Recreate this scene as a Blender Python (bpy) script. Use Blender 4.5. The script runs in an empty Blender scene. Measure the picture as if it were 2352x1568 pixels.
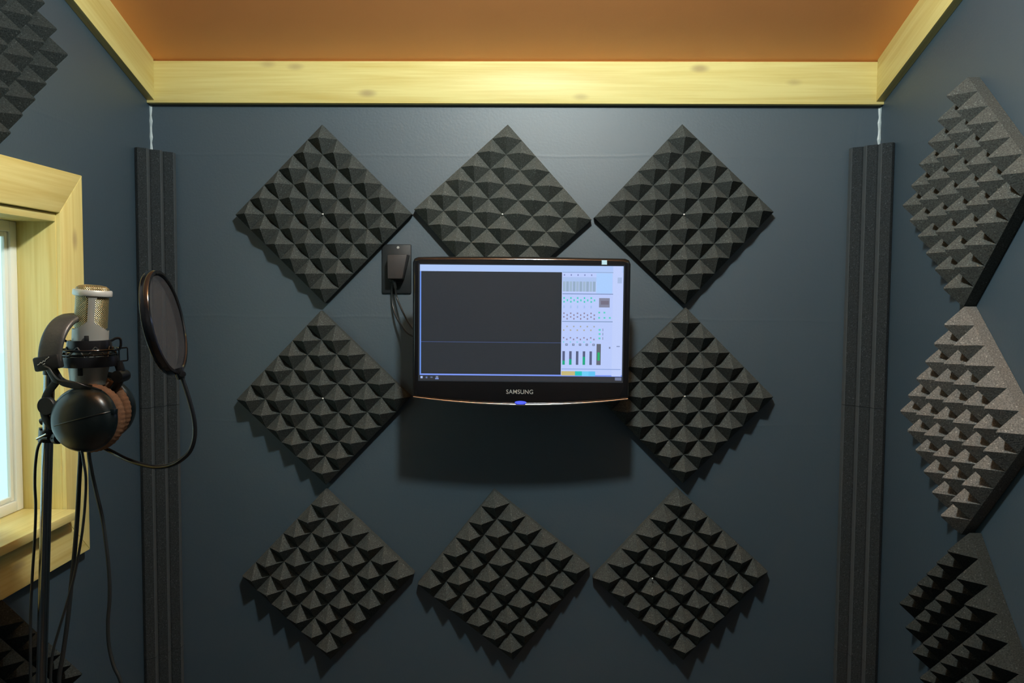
import bpy, bmesh, math, random
from mathutils import Vector, Matrix

SC = bpy.context.scene
COL = SC.collection
rnd = random.Random(7)

# ------------------------------------------------------------------ camera, world, exposure
D = 2.0445                      # camera distance from the back wall
CAMZ = 1.5
FPX = 1904.04                   # focal length in pixels of the 2352 px frame
AX_R = Vector((0.9998, 0.0209, 0.0071)).normalized()
AX_U = Vector((-0.0082, 0.0571, 0.9983))
AX_F = Vector((-0.0205, 0.9982, -0.0572))
AX_U = (AX_U - AX_R * AX_U.dot(AX_R)).normalized()
AX_F = AX_U.cross(AX_R).normalized()
CAMP = Vector((0, -D, CAMZ))
cam_data = bpy.data.cameras.new('camera')
cam_data.sensor_width = 36.0
cam_data.lens = FPX / 2352 * 36.0
cam_data.clip_start = 0.02
cam = bpy.data.objects.new('camera', cam_data)
COL.objects.link(cam)
B = -AX_F
cam.matrix_world = Matrix(((AX_R.x, AX_U.x, B.x, CAMP.x), (AX_R.y, AX_U.y, B.y, CAMP.y),
                           (AX_R.z, AX_U.z, B.z, CAMP.z), (0, 0, 0, 1)))
SC.camera = cam

world = bpy.data.worlds.new('daylight')
SC.world = world
world.use_nodes = True
wn = world.node_tree.nodes
wn['Background'].inputs['Color'].default_value = (0.68, 0.96, 1.0, 1)
wn['Background'].inputs['Strength'].default_value = 1.5
SC.view_settings.view_transform = 'Standard'
SC.view_settings.look = 'None'
SC.view_settings.gamma = 1.0
SC.view_settings.use_curve_mapping = False
SC.view_settings.exposure = 0.0
SC.cycles.max_bounces = 10
SC.cycles.use_denoising = True

LAMP = Vector((0.045, -1.12, 2.31))      # the ceiling lamp, above and in front of the frame
LAMP_STRENGTH = 770.0
LAMP_COLOR = (0.92, 1.0, 0.96)


# ------------------------------------------------------------------ measuring helpers
def ray(px, py):
    return AX_R * ((px - 1176) / FPX) + AX_U * (-(py - 784) / FPX) + AX_F


def at(px, py, Y):
    """The point of the photo's sight line that lies in the vertical plane y = Y."""
    d = ray(px, py)
    return CAMP + d * ((Y - CAMP.y) / d.y)


NV = Vector((0.05, 0.99875, 0.0))       # direction across the headphones and the mic bar
WV = Vector((0.99875, -0.05, 0.0))
GAP = NV.dot(at(113, 985, -0.80))


def atn(px, py, s=0.0):
    d = ray(px, py)
    return CAMP + d * ((GAP + s - NV.dot(CAMP)) / NV.dot(d))


# ------------------------------------------------------------------ materials
def new_mat(name):
    m = bpy.data.materials.new(name)
    m.use_nodes = True
    nt = m.node_tree
    return m, nt, nt.nodes['Principled BSDF']


def simple(name, col, rough=0.5, metal=0.0, spec=0.5, bump=None, var=None, coat=0.0):
    m, nt, p = new_mat(name)
    p.inputs['Base Color'].default_value = (*col, 1)
    p.inputs['Roughness'].default_value = rough
    p.inputs['Metallic'].default_value = metal
    p.inputs['Specular IOR Level'].default_value = spec
    p.inputs['Coat Weight'].default_value = coat
    tc = nt.nodes.new('ShaderNodeTexCoord')
    if var:
        scale, amount = var
        n = nt.nodes.new('ShaderNodeTexNoise')
        n.inputs['Scale'].default_value = scale
        n.inputs['Detail'].default_value = 3
        nt.links.new(tc.outputs['Object'], n.inputs['Vector'])
        r = nt.nodes.new('ShaderNodeMixRGB')
        r.inputs[1].default_value = (*[c * (1 - amount) for c in col], 1)
        r.inputs[2].default_value = (*[min(1, c * (1 + amount)) for c in col], 1)
        nt.links.new(n.outputs['Fac'], r.inputs[0])
        nt.links.new(r.outputs[0], p.inputs['Base Color'])
    if bump:
        scale, strength, dist = bump
        n = nt.nodes.new('ShaderNodeTexNoise')
        n.inputs['Scale'].default_value = scale
        n.inputs['Detail'].default_value = 4
        nt.links.new(tc.outputs['Object'], n.inputs['Vector'])
        b = nt.nodes.new('ShaderNodeBump')
        b.inputs['Strength'].default_value = strength
        b.inputs['Distance'].default_value = dist
        nt.links.new(n.outputs['Fac'], b.inputs['Height'])
        nt.links.new(b.outputs[0], p.inputs['Normal'])
    return m


def emit(name, col, strength=1.0):
    m, nt, p = new_mat(name)
    p.inputs['Base Color'].default_value = (0.01, 0.01, 0.01, 1)
    p.inputs['Roughness'].default_value = 0.3
    p.inputs['Emission Color'].default_value = (*col, 1)
    p.inputs['Emission Strength'].default_value = strength
    return m


def srgb(r, g, b):
    f = lambda c: c / 12.92 if c <= 0.04045 else ((c + 0.055) / 1.055) ** 2.4
    return tuple(f(c / 255.0) for c in (r, g, b))


def wall_material():
    m, nt, p = new_mat('slate_wall_paint')
    N, L = nt.nodes, nt.links
    tc = N.new('ShaderNodeTexCoord')
    n = N.new('ShaderNodeTexNoise')
    n.inputs['Scale'].default_value = 3.0
    n.inputs['Detail'].default_value = 5
    L.new(tc.outputs['Object'], n.inputs['Vector'])
    mx = N.new('ShaderNodeMixRGB')
    mx.inputs[1].default_value = (0.025, 0.049, 0.070, 1)
    mx.inputs[2].default_value = (0.030, 0.056, 0.078, 1)
    L.new(n.outputs['Fac'], mx.inputs[0])
    L.new(mx.outputs[0], p.inputs['Base Color'])
    p.inputs['Roughness'].default_value = 0.53
    p.inputs['Specular IOR Level'].default_value = 1.0
    # roller stipple plus faint ridges where the boards under the paint meet
    st = N.new('ShaderNodeTexNoise')
    st.inputs['Scale'].default_value = 160
    st.inputs['Detail'].default_value = 3
    L.new(tc.outputs['Object'], st.inputs['Vector'])
    sep = N.new('ShaderNodeSeparateXYZ')
    wob = N.new('ShaderNodeTexNoise')
    wob.inputs['Scale'].default_value = 5
    L.new(tc.outputs['Object'], wob.inputs['Vector'])
    L.new(tc.outputs['Object'], sep.inputs[0])
    add = N.new('ShaderNodeMath')
    add.operation = 'MULTIPLY_ADD'
    L.new(wob.outputs['Fac'], add.inputs[0])
    add.inputs[1].default_value = 0.016
    L.new(sep.outputs['Z'], add.inputs[2])
    prev = None
    for z in (1.836, 1.441, 1.180):
        s = N.new('ShaderNodeMath')
        s.operation = 'SUBTRACT'
        L.new(add.outputs[0], s.inputs[0])
        s.inputs[1].default_value = z + 0.008
        a = N.new('ShaderNodeMath')
        a.operation = 'ABSOLUTE'
        L.new(s.outputs[0], a.inputs[0])
        r = N.new('ShaderNodeMapRange')
        r.inputs['From Min'].default_value = 0.0
        r.inputs['From Max'].default_value = 0.005
        r.inputs['To Min'].default_value = 1.0
        r.inputs['To Max'].default_value = 0.0
        L.new(a.outputs[0], r.inputs['Value'])
        if prev is None:
            prev = r.outputs[0]
        else:
            q = N.new('ShaderNodeMath')
            q.operation = 'ADD'
            L.new(prev, q.inputs[0])
            L.new(r.outputs[0], q.inputs[1])
            prev = q.outputs[0]
    b1 = N.new('ShaderNodeBump')
    b1.inputs['Strength'].default_value = 0.25
    b1.inputs['Distance'].default_value = 0.001
    L.new(st.outputs['Fac'], b1.inputs['Height'])
    b2 = N.new('ShaderNodeBump')
    b2.inputs['Strength'].default_value = 0.2
    b2.inputs['Distance'].default_value = 0.0008
    L.new(prev, b2.inputs['Height'])
    L.new(b1.outputs[0], b2.inputs['Normal'])
    L.new(b2.outputs[0], p.inputs['Normal'])
    return m


def wood_material(name, light, dark, knot=(0.30, 0.20, 0.10)):
    """Pine; every board runs along its own local X axis."""
    m, nt, p = new_mat(name)
    N, L = nt.nodes, nt.links
    tc = N.new('ShaderNodeTexCoord')
    oi = N.new('ShaderNodeObjectInfo')
    off = N.new('ShaderNodeVectorMath')
    off.operation = 'MULTIPLY_ADD'
    comb = N.new('ShaderNodeCombineXYZ')
    for k in range(3):
        L.new(oi.outputs['Random'], comb.inputs[k])
    off.inputs[1].default_value = (7, 5, 3)
    L.new(comb.outputs[0], off.inputs[0])
    L.new(tc.outputs['Object'], off.inputs[2])
    mp = N.new('ShaderNodeMapping')
    mp.inputs['Scale'].default_value = (2.0, 34, 34)
    L.new(off.outputs[0], mp.inputs[0])
    n1 = N.new('ShaderNodeTexNoise')
    n1.inputs['Scale'].default_value = 1.0
    n1.inputs['Detail'].default_value = 5
    n1.inputs['Distortion'].default_value = 0.6
    L.new(mp.outputs[0], n1.inputs['Vector'])
    mp2 = N.new('ShaderNodeMapping')
    mp2.inputs['Scale'].default_value = (5.0, 190, 190)
    L.new(off.outputs[0], mp2.inputs[0])
    n2 = N.new('ShaderNodeTexNoise')
    n2.inputs['Scale'].default_value = 1.0
    n2.inputs['Detail'].default_value = 3
    L.new(mp2.outputs[0], n2.inputs['Vector'])
    ramp = N.new('ShaderNodeValToRGB')
    ramp.color_ramp.elements[0].position = 0.32
    ramp.color_ramp.elements[0].color = (*dark, 1)
    ramp.color_ramp.elements[1].position = 0.62
    ramp.color_ramp.elements[1].color = (*light, 1)
    mixf = N.new('ShaderNodeMath')
    mixf.operation = 'MULTIPLY_ADD'
    L.new(n2.outputs['Fac'], mixf.inputs[0])
    mixf.inputs[1].default_value = 0.35
    sc = N.new('ShaderNodeMath')
    sc.operation = 'MULTIPLY'
    L.new(n1.outputs['Fac'], sc.inputs[0])
    sc.inputs[1].default_value = 0.68
    L.new(sc.outputs[0], mixf.inputs[2])
    L.new(mixf.outputs[0], ramp.inputs[0])
    # sparse knots
    mp3 = N.new('ShaderNodeMapping')
    mp3.inputs['Scale'].default_value = (5.2, 12, 12)
    L.new(off.outputs[0], mp3.inputs[0])
    vo = N.new('ShaderNodeTexVoronoi')
    vo.inputs['Scale'].default_value = 1.0
    L.new(mp3.outputs[0], vo.inputs['Vector'])
    kr = N.new('ShaderNodeMapRange')
    kr.interpolation_type = 'SMOOTHSTEP'
    kr.inputs['From Min'].default_value = 0.03
    kr.inputs['From Max'].default_value = 0.16
    kr.inputs['To Min'].default_value = 0.75
    kr.inputs['To Max'].default_value = 0.0
    L.new(vo.outputs['Distance'], kr.inputs['Value'])
    mx = N.new('ShaderNodeMixRGB')
    L.new(kr.outputs[0], mx.inputs[0])
    L.new(ramp.outputs[0], mx.inputs[1])
    mx.inputs[2].default_value = (*knot, 1)
    L.new(mx.outputs[0], p.inputs['Base Color'])
    p.inputs['Roughness'].default_value = 0.45
    p.inputs['Specular IOR Level'].default_value = 0.3
    b = N.new('ShaderNodeBump')
    b.inputs['Strength'].default_value = 0.12
    b.inputs['Distance'].default_value = 0.001
    L.new(mixf.outputs[0], b.inputs['Height'])
    L.new(b.outputs[0], p.inputs['Normal'])
    return m


def foam_material(name='charcoal_foam', base=(0.051, 0.058, 0.056)):
    m, nt, p = new_mat(name)
    N, L = nt.nodes, nt.links
    tc = N.new('ShaderNodeTexCoord')
    n = N.new('ShaderNodeTexNoise')
    n.inputs['Scale'].default_value = 420
    n.inputs['Detail'].default_value = 2
    L.new(tc.outputs['Object'], n.inputs['Vector'])
    ramp = N.new('ShaderNodeValToRGB')
    ramp.color_ramp.elements[0].position = 0.30
    ramp.color_ramp.elements[0].color = (*[c * 0.62 for c in base], 1)
    ramp.color_ramp.elements[1].position = 0.72
    ramp.color_ramp.elements[1].color = (*[c * 1.5 for c in base], 1)
    L.new(n.outputs['Fac'], ramp.inputs[0])
    # glints of a few cell walls, painted in as paler specks
    vo = N.new('ShaderNodeTexVoronoi')
    vo.inputs['Scale'].default_value = 520
    L.new(tc.outputs['Object'], vo.inputs['Vector'])
    sp = N.new('ShaderNodeSeparateColor')
    L.new(vo.outputs['Color'], sp.inputs[0])
    gt = N.new('ShaderNodeMath')
    gt.operation = 'GREATER_THAN'
    gt.inputs[1].default_value = 0.982
    L.new(sp.outputs[0], gt.inputs[0])
    mx = N.new('ShaderNodeMixRGB')
    L.new(gt.outputs[0], mx.inputs[0])
    L.new(ramp.outputs[0], mx.inputs[1])
    mx.inputs[2].default_value = (*[min(0.3, c * 2.2) for c in base], 1)
    L.new(mx.outputs[0], p.inputs['Base Color'])
    p.inputs['Roughness'].default_value = 0.95
    p.inputs['Specular IOR Level'].default_value = 0.1
    b = N.new('ShaderNodeBump')
    b.inputs['Strength'].default_value = 0.5
    b.inputs['Distance'].default_value = 0.0015
    L.new(n.outputs['Fac'], b.inputs['Height'])
    L.new(b.outputs[0], p.inputs['Normal'])
    return m


def glass_material(name, tint=(0.93, 0.98, 0.98)):
    m = bpy.data.materials.new(name)
    m.use_nodes = True
    nt = m.node_tree
    nt.nodes.clear()
    o = nt.nodes.new('ShaderNodeOutputMaterial')
    tr = nt.nodes.new('ShaderNodeBsdfTransparent')
    tr.inputs[0].default_value = (*tint, 1)
    gl = nt.nodes.new('ShaderNodeBsdfGlossy')
    gl.inputs['Roughness'].default_value = 0.02
    lw = nt.nodes.new('ShaderNodeLayerWeight')
    pw = nt.nodes.new('ShaderNodeMath')
    pw.operation = 'POWER'
    pw.inputs[1].default_value = 5.0
    nt.links.new(lw.outputs['Facing'], pw.inputs[0])
    fr = nt.nodes.new('ShaderNodeMath')
    fr.operation = 'MULTIPLY_ADD'
    fr.inputs[1].default_value = 0.8
    fr.inputs[2].default_value = 0.04
    nt.links.new(pw.outputs[0], fr.inputs[0])
    mx = nt.nodes.new('ShaderNodeMixShader')
    nt.links.new(fr.outputs[0], mx.inputs[0])
    nt.links.new(tr.outputs[0], mx.inputs[1])
    nt.links.new(gl.outputs[0], mx.inputs[2])
    nt.links.new(mx.outputs[0], o.inputs[0])
    return m


def mesh_fabric_material(name, col, cover):
    """Fine woven nylon: threads with real see-through gaps."""
    m = bpy.data.materials.new(name)
    m.use_nodes = True
    nt = m.node_tree
    p = nt.nodes['Principled BSDF']
    p.inputs['Base Color'].default_value = (*col, 1)
    p.inputs['Roughness'].default_value = 0.8
    o = nt.nodes['Material Output']
    tr = nt.nodes.new('ShaderNodeBsdfTransparent')
    mx = nt.nodes.new('ShaderNodeMixShader')
    tc = nt.nodes.new('ShaderNodeTexCoord')
    n = nt.nodes.new('ShaderNodeTexNoise')
    n.inputs['Scale'].default_value = 30
    nt.links.new(tc.outputs['Object'], n.inputs['Vector'])
    mr = nt.nodes.new('ShaderNodeMapRange')
    mr.inputs['To Min'].default_value = cover - 0.15
    mr.inputs['To Max'].default_value = cover + 0.15
    nt.links.new(n.outputs['Fac'], mr.inputs['Value'])
    nt.links.new(mr.outputs[0], mx.inputs[0])
    nt.links.new(tr.outputs[0], mx.inputs[1])
    nt.links.new(p.outputs[0], mx.inputs[2])
    nt.links.new(mx.outputs[0], o.inputs[0])
    return m


def grille_material(name, col):
    m, nt, p = new_mat(name)
    N, L = nt.nodes, nt.links
    tc = N.new('ShaderNodeTexCoord')
    uv = N.new('ShaderNodeMapping')
    uv.inputs['Rotation'].default_value = (0, 0, math.radians(45))
    uv.inputs['Scale'].default_value = (44, 44, 44)
    L.new(tc.outputs['UV'], uv.inputs[0])
    ck = N.new('ShaderNodeTexVoronoi')
    ck.inputs['Scale'].default_value = 1.0
    ck.inputs['Randomness'].default_value = 0.0
    L.new(uv.outputs[0], ck.inputs['Vector'])
    ramp = N.new('ShaderNodeValToRGB')
    ramp.color_ramp.elements[0].position = 0.18
    ramp.color_ramp.elements[0].color = (*col, 1)
    ramp.color_ramp.elements[1].position = 0.5
    ramp.color_ramp.elements[1].color = (*[c * 0.16 for c in col], 1)
    L.new(ck.outputs['Distance'], ramp.inputs[0])
    L.new(ramp.outputs[0], p.inputs['Base Color'])
    p.inputs['Metallic'].default_value = 0.85
    p.inputs['Roughness'].default_value = 0.32
    b = N.new('ShaderNodeBump')
    b.invert = True
    b.inputs['Strength'].default_value = 1.0
    b.inputs['Distance'].default_value = 0.0012
    L.new(ck.outputs['Distance'], b.inputs['Height'])
    L.new(b.outputs[0], p.inputs['Normal'])
    return m


M_WALL = wall_material()
M_CEIL = simple('terracotta_ceiling_paint', (0.90, 0.365, 0.12), 0.38, bump=(140, 0.15, 0.001), var=(4, 0.08))
M_FLOOR = simple('dark_floor', (0.10, 0.08, 0.065), 0.6, var=(9, 0.2))
M_WOOD = wood_material('pine_board', (0.70, 0.61, 0.245), (0.57, 0.435, 0.13), (0.36, 0.27, 0.13))
M_CAULK = simple('painted_caulk', (0.30, 0.36, 0.38), 0.45, var=(60, 0.4))
M_FOAM = foam_material()
M_FOAM_SHADED = foam_material('shaded_foam', (0.021, 0.026, 0.026))  # charcoal foam darkened: the shade on these panels is put into the colour
M_FOAM_PALE = foam_material('grey_foam', (0.076, 0.085, 0.080))
M_FOAM_GREY = foam_material('lighter_grey_foam', (0.104, 0.106, 0.102))  # lighter grey foam for the middle panel of the right wall
M_STRIPE = simple('pale_foam_edge', (0.042, 0.054, 0.061), 0.8, bump=(400, 0.4, 0.001), var=(90, 0.2))  # paler colour for the narrow ridge faces of the corner strips
M_STRIP = foam_material('charcoal_foam_strip', (0.020, 0.025, 0.028))
M_PIN = simple('steel_pin', (0.92, 0.92, 0.88), 0.35, 0.6)
M_VINYL = simple('white_vinyl', (0.78, 0.80, 0.72), 0.35, bump=(60, 0.05, 0.001))
M_GLASS = glass_material('window_glass')
M_SNOW = simple('bright_ground', (0.85, 0.9, 0.9), 0.8, bump=(3, 0.3, 0.05))
M_GLOSSBLACK = simple('gloss_black_plastic', (0.006, 0.006, 0.007), 0.10, spec=0.6, bump=(300, 0.01, 0.0005))
M_BLACK = simple('satin_black_plastic', (0.005, 0.005, 0.006), 0.32, bump=(200, 0.1, 0.0006))
M_MATBLACK = simple('matt_black_plastic', (0.007, 0.008, 0.009), 0.5, spec=0.3, bump=(400, 0.25, 0.0006))
M_DARKPLATE = simple('dark_painted_plate', (0.010, 0.013, 0.015), 0.5, spec=0.3, bump=(150, 0.1, 0.0008))
M_ADAPTER = simple('brown_black_adapter', (0.034, 0.031, 0.031), 0.55, spec=0.3, bump=(200, 0.15, 0.0006))
M_CHROME = simple('chrome', (0.78, 0.78, 0.78), 0.10, 1.0, bump=(20, 0.02, 0.001))
M_DARKCHROME = simple('dark_chrome_tube', (0.34, 0.34, 0.34), 0.16, 1.0, bump=(20, 0.02, 0.001))
M_SILVER = simple('champagne_silver_paint', (0.62, 0.61, 0.57), 0.36, 0.5, bump=(500, 0.08, 0.0004))
M_GRILLE = grille_material('gold_wire_mesh', (0.80, 0.66, 0.36))
M_RUBBER = simple('black_cable_rubber', (0.014, 0.016, 0.017), 0.38, bump=(300, 0.1, 0.0004))
M_VELOUR = simple('tan_velour', (0.23, 0.125, 0.075), 0.95, spec=0.1, bump=(900, 0.5, 0.001), var=(120, 0.25))
M_LEATHER = simple('worn_black_leatherette', (0.030, 0.031, 0.030), 0.42, bump=(260, 0.35, 0.0012), var=(40, 0.35))
M_CUP = simple('dark_cup_plastic', (0.006, 0.012, 0.014), 0.28, spec=0.5, bump=(600, 0.12, 0.0004))
M_GREYINK = simple('grey_print', (0.42, 0.42, 0.40), 0.4, 0.3)
M_PATCH = simple('pale_blue_patch', (0.45, 0.66, 0.78), 0.35)
M_NYLON = mesh_fabric_material('black_nylon_mesh', (0.022, 0.022, 0.026), 0.48)
M_LAMPGLASS = emit('lamp_glass', LAMP_COLOR, LAMP_STRENGTH)
M_WHITEMETAL = simple('white_enamel', (0.7, 0.7, 0.68), 0.4)


# ------------------------------------------------------------------ mesh helpers
class MB:
    def __init__(self):
        self.bm = bmesh.new()

    def box(self, x0, x1, y0, y1, z0, z1, bevel=0.0, seg=2):
        r = bmesh.ops.create_cube(self.bm, size=1.0)
        vs = r['verts']
        for v in vs:
            v.co = Vector(((x0 + x1) / 2 + v.co.x * (x1 - x0), (y0 + y1) / 2 + v.co.y * (y1 - y0),
                           (z0 + z1) / 2 + v.co.z * (z1 - z0)))
        if bevel > 0:
            es = list({e for v in vs for e in v.link_edges})
            bmesh.ops.bevel(self.bm, geom=es, offset=bevel, segments=seg, profile=0.5, affect='EDGES')
        return self

    def prism(self, poly, M, h, bevel=0.0):
        """Outline poly (x,y) in M's plane, extruded h along M's z."""
        a = [self.bm.verts.new(M @ Vector((x, y, 0))) for x, y in poly]
        b = [self.bm.verts.new(M @ Vector((x, y, h))) for x, y in poly]
        n = len(poly)
        fs = [self.bm.faces.new(a[::-1]), self.bm.faces.new(b)]
        for i in range(n):
            fs.append(self.bm.faces.new((a[i], a[(i + 1) % n], b[(i + 1) % n], b[i])))
        bmesh.ops.recalc_face_normals(self.bm, faces=fs)
        if bevel:
            es = [e for v in b for e in v.link_edges if e.other_vert(v) in b]
            bmesh.ops.bevel(self.bm, geom=list(set(es)), offset=bevel, segments=2, profile=0.5, affect='EDGES')
        return self

    def lathe(self, prof, M=Matrix(), seg=32, close=False, uv=False):
        """prof: list of (radius, height); revolved about M's z."""
        rings = []
        for r, z in prof:
            if r < 1e-6:
                rings.append([self.bm.verts.new(M @ Vector((0, 0, z)))])
            else:
                rings.append([self.bm.verts.new(M @ Vector((r * math.cos(2 * math.pi * k / seg),
                                                            r * math.sin(2 * math.pi * k / seg), z))) for k in range(seg)])
        pairs = list(zip(rings, rings[1:]))
        if close:
            pairs.append((rings[-1], rings[0]))
        fs = []
        for a, b in pairs:
            for k in range(seg):
                k2 = (k + 1) % seg
                if len(a) == 1 and len(b) == 1:
                    continue
                if len(a) == 1:
                    fs.append(self.bm.faces.new((a[0], b[k], b[k2])))
                elif len(b) == 1:
                    fs.append(self.bm.faces.new((a[k], a[k2], b[0])))
                else:
                    fs.append(self.bm.faces.new((a[k], a[k2], b[k2], b[k])))
        if uv:
            ul = self.bm.loops.layers.uv.verify()
            Mi = M.inverted()
            for f in fs:
                ang0 = None
                for l in f.loops:
                    q = Mi @ l.vert.co
                    a = math.atan2(q.y, q.x) / (2 * math.pi) if (abs(q.x) + abs(q.y)) > 1e-7 else (ang0 or 0)
                    if ang0 is None:
                        ang0 = a
                    if a - ang0 > 0.5:
                        a -= 1
                    if ang0 - a > 0.5:
                        a += 1
                    l[ul].uv = (a * 2 * math.pi * 0.0235 / 0.10, q.z / 0.10)
        bmesh.ops.recalc_face_normals(self.bm, faces=fs)
        return self

    def tube(self, pts, r, seg=10, flat=None, closed=False):
        """Tube along pts; r a number or one per point; flat=(direction, half width) makes a ribbon."""
        pts = [Vector(p) for p in pts]
        n = len(pts)
        tang = []
        for i in range(n):
            if closed:
                t = pts[(i + 1) % n] - pts[i - 1]
            else:
                t = pts[min(i + 1, n - 1)] - pts[max(i - 1, 0)]
            tang.append(t.normalized())
        up = Vector((0, 0, 1)) if abs(tang[0].z) < 0.9 else Vector((1, 0, 0))
        u = (up - tang[0] * up.dot(tang[0])).normalized()
        rings = []
        for i in range(n):
            t = tang[i]
            u = (u - t * u.dot(t)).normalized()
            v = t.cross(u)
            rr = r[i] if isinstance(r, (list, tuple)) else r
            ring = []
            if flat:
                fd = (flat[0] - t * flat[0].dot(t)).normalized()
                gd = t.cross(fd)
            for k in range(seg):
                a = 2 * math.pi * k / seg
                if flat:
                    ca, sa = math.cos(a), math.sin(a)
                    e = 0.45
                    o = fd * (flat[1] * math.copysign(abs(ca) ** e, ca)) + gd * (rr * math.copysign(abs(sa) ** 0.8, sa))
                else:
                    o = u * (rr * math.cos(a)) + v * (rr * math.sin(a))
                ring.append(self.bm.verts.new(pts[i] + o))
            rings.append(ring)
        fs = []
        last = n if closed else n - 1
        for i in range(last):
            a, b = rings[i], rings[(i + 1) % n]
            for k in range(seg):
                fs.append(self.bm.faces.new((a[k], a[(k + 1) % seg], b[(k + 1) % seg], b[k])))
        if not closed:
            fs.append(self.bm.faces.new(rings[0][::-1]))
            fs.append(self.bm.faces.new(rings[-1]))
        bmesh.ops.recalc_face_normals(self.bm, faces=fs)
        return self

    def build(self, name, mat, parent=None, origin=None, M=None, smooth=None):
        """Link the mesh. Coordinates are world ones unless M gives the local frame; origin moves the pivot."""
        W = M.copy() if M is not None else Matrix.Translation(origin if origin is not None else
                                                              (WM[parent.name].translation if parent else Vector()))
        me = bpy.data.meshes.new(name)
        if M is None:
            self.bm.transform(Matrix.Translation(-W.translation))
        self.bm.to_mesh(me)
        self.bm.free()
        mats = mat if isinstance(mat, (list, tuple)) else [mat]
        for x in mats:
            me.materials.append(x)
        if smooth is not None:
            me.shade_smooth()
            me.set_sharp_from_angle(angle=math.radians(smooth))
        o = bpy.data.objects.new(name, me)
        COL.objects.link(o)
        place(o, W, parent)
        return o


WM = {}


def place(o, W, parent=None):
    if parent:
        o.parent = parent
        o.matrix_local = WM[parent.name].inverted() @ W
    else:
        o.matrix_local = W
    WM[o.name] = W.copy()


def empty(name, loc):
    o = bpy.data.objects.new(name, None)
    o.empty_display_size = 0.05
    COL.objects.link(o)
    place(o, Matrix.Translation(Vector(loc)))
    return o


def tag(o, label, cat, group=None, kind=None):
    o['label'] = label
    o['category'] = cat
    if group:
        o['group'] = group
    if kind:
        o['kind'] = kind
    return o


def basis(origin, z, xhint=Vector((1, 0, 0))):
    z = Vector(z).normalized()
    x = (Vector(xhint) - z * Vector(xhint).dot(z)).normalized()
    y = z.cross(x)
    o = Vector(origin)
    return Matrix(((x.x, y.x, z.x, o.x), (x.y, y.y, z.y, o.y), (x.z, y.z, z.z, o.z), (0, 0, 0, 1)))


def spline(pts, sub=8):
    """Smooth curve through pts (centripetal Catmull-Rom)."""
    pts = [Vector(p) for p in pts]
    ext = [pts[0] * 2 - pts[1]] + pts + [pts[-1] * 2 - pts[-2]]
    out = []
    for i in range(1, len(ext) - 2):
        p0, p1, p2, p3 = ext[i - 1:i + 3]
        t0 = 0.0
        t1 = t0 + max(1e-6, (p1 - p0).length ** 0.5)
        t2 = t1 + max(1e-6, (p2 - p1).length ** 0.5)
        t3 = t2 + max(1e-6, (p3 - p2).length ** 0.5)
        for k in range(sub):
            t = t1 + (t2 - t1) * k / sub
            a1 = p0 * ((t1 - t) / (t1 - t0)) + p1 * ((t - t0) / (t1 - t0))
            a2 = p1 * ((t2 - t) / (t2 - t1)) + p2 * ((t - t1) / (t2 - t1))
            a3 = p2 * ((t3 - t) / (t3 - t2)) + p3 * ((t - t2) / (t3 - t2))
            b1 = a1 * ((t2 - t) / (t2 - t0)) + a2 * ((t - t0) / (t2 - t0))
            b2 = a2 * ((t3 - t) / (t3 - t1)) + a3 * ((t - t1) / (t3 - t1))
            out.append(b1 * ((t2 - t) / (t2 - t1)) + b2 * ((t - t1) / (t2 - t1)))
    out.append(pts[-1])
    return out


# ------------------------------------------------------------------ the room
XL, XR = -0.9338, 0.8426
YF = -2.95                         # wall behind the camera
SLOPE = 0.33
CZ0 = 2.055                        # ceiling height at the back wall
TW = 0.12


def ceil_z(y):
    return CZ0 - SLOPE * y


def struct(o, label, cat):
    return tag(o, label, cat, kind='structure')


m = MB()
m.box(XL - TW, XR + TW, YF - TW, TW, -0.1, 0.0)
struct(m.build('floor', M_FLOOR), 'dark floor of the small recording booth', 'floor')
m = MB()
m.box(XL - TW, XR + TW, 0.0, TW, 0.0, 2.25)
struct(m.build('wall_back', M_WALL), 'dark slate painted wall behind the monitor', 'wall')
m = MB()
m.box(XL - TW, XR + TW, YF - TW, YF, 0.0, 3.3)
struct(m.build('wall_front', M_WALL), 'dark slate wall facing the monitor wall', 'wall')


def side_wall(name, x0, x1, hole=None):
    mm = MB()

    def slab(y0, y1, z0, z1, sloped=False):
        mm.box(x0, x1, y0, y1, z0, z1)
        if sloped:
            mm.bm.verts.ensure_lookup_table()
            for v in mm.bm.verts[-8:]:
                if v.co.z > z1 - 1e-4:
                    v.co.z = ceil_z(v.co.y) + 0.02
    if hole:
        y0, y1, z0, z1 = hole
        slab(YF, y0, 0, 2.0, True)
        slab(y1, 0, 0, 2.0, True)
        slab(y0, y1, 0, z0)
        slab(y0, y1, z1, 2.0, True)
    else:
        slab(YF, 0, 0, 2.0, True)
    return mm.build(name, M_WALL)


HOLE = (-1.058, -0.425, 1.045, 1.658)
struct(side_wall('wall_left', XL - 0.095, XL, HOLE), 'dark slate wall with the pine framed window', 'wall')
struct(side_wall('wall_right', XR, XR + TW), 'dark slate wall holding the right column of foam panels', 'wall')
m = MB()
P = basis((0, 0, 0), (-1, 0, 0), (0, -1, 0))
poly = [(0.0, CZ0), (-YF + TW, ceil_z(YF - TW)), (-YF + TW, ceil_z(YF - TW) + 0.1), (-TW, CZ0 + 0.1), (-TW, CZ0)]
vs = [[m.bm.verts.new((x, -a, b)) for a, b in poly] for x in (XL - TW, XR + TW)]
m.bm.faces.new(vs[0])
m.bm.faces.new(vs[1][::-1])
for i in range(5):
    m.bm.faces.new((vs[0][i], vs[1][i], vs[1][(i + 1) % 5], vs[0][(i + 1) % 5]))
bmesh.ops.recalc_face_normals(m.bm, faces=m.bm.faces[:])
struct(m.build('ceiling', M_CEIL), 'terracotta orange sloped ceiling', 'ceiling')

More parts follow.
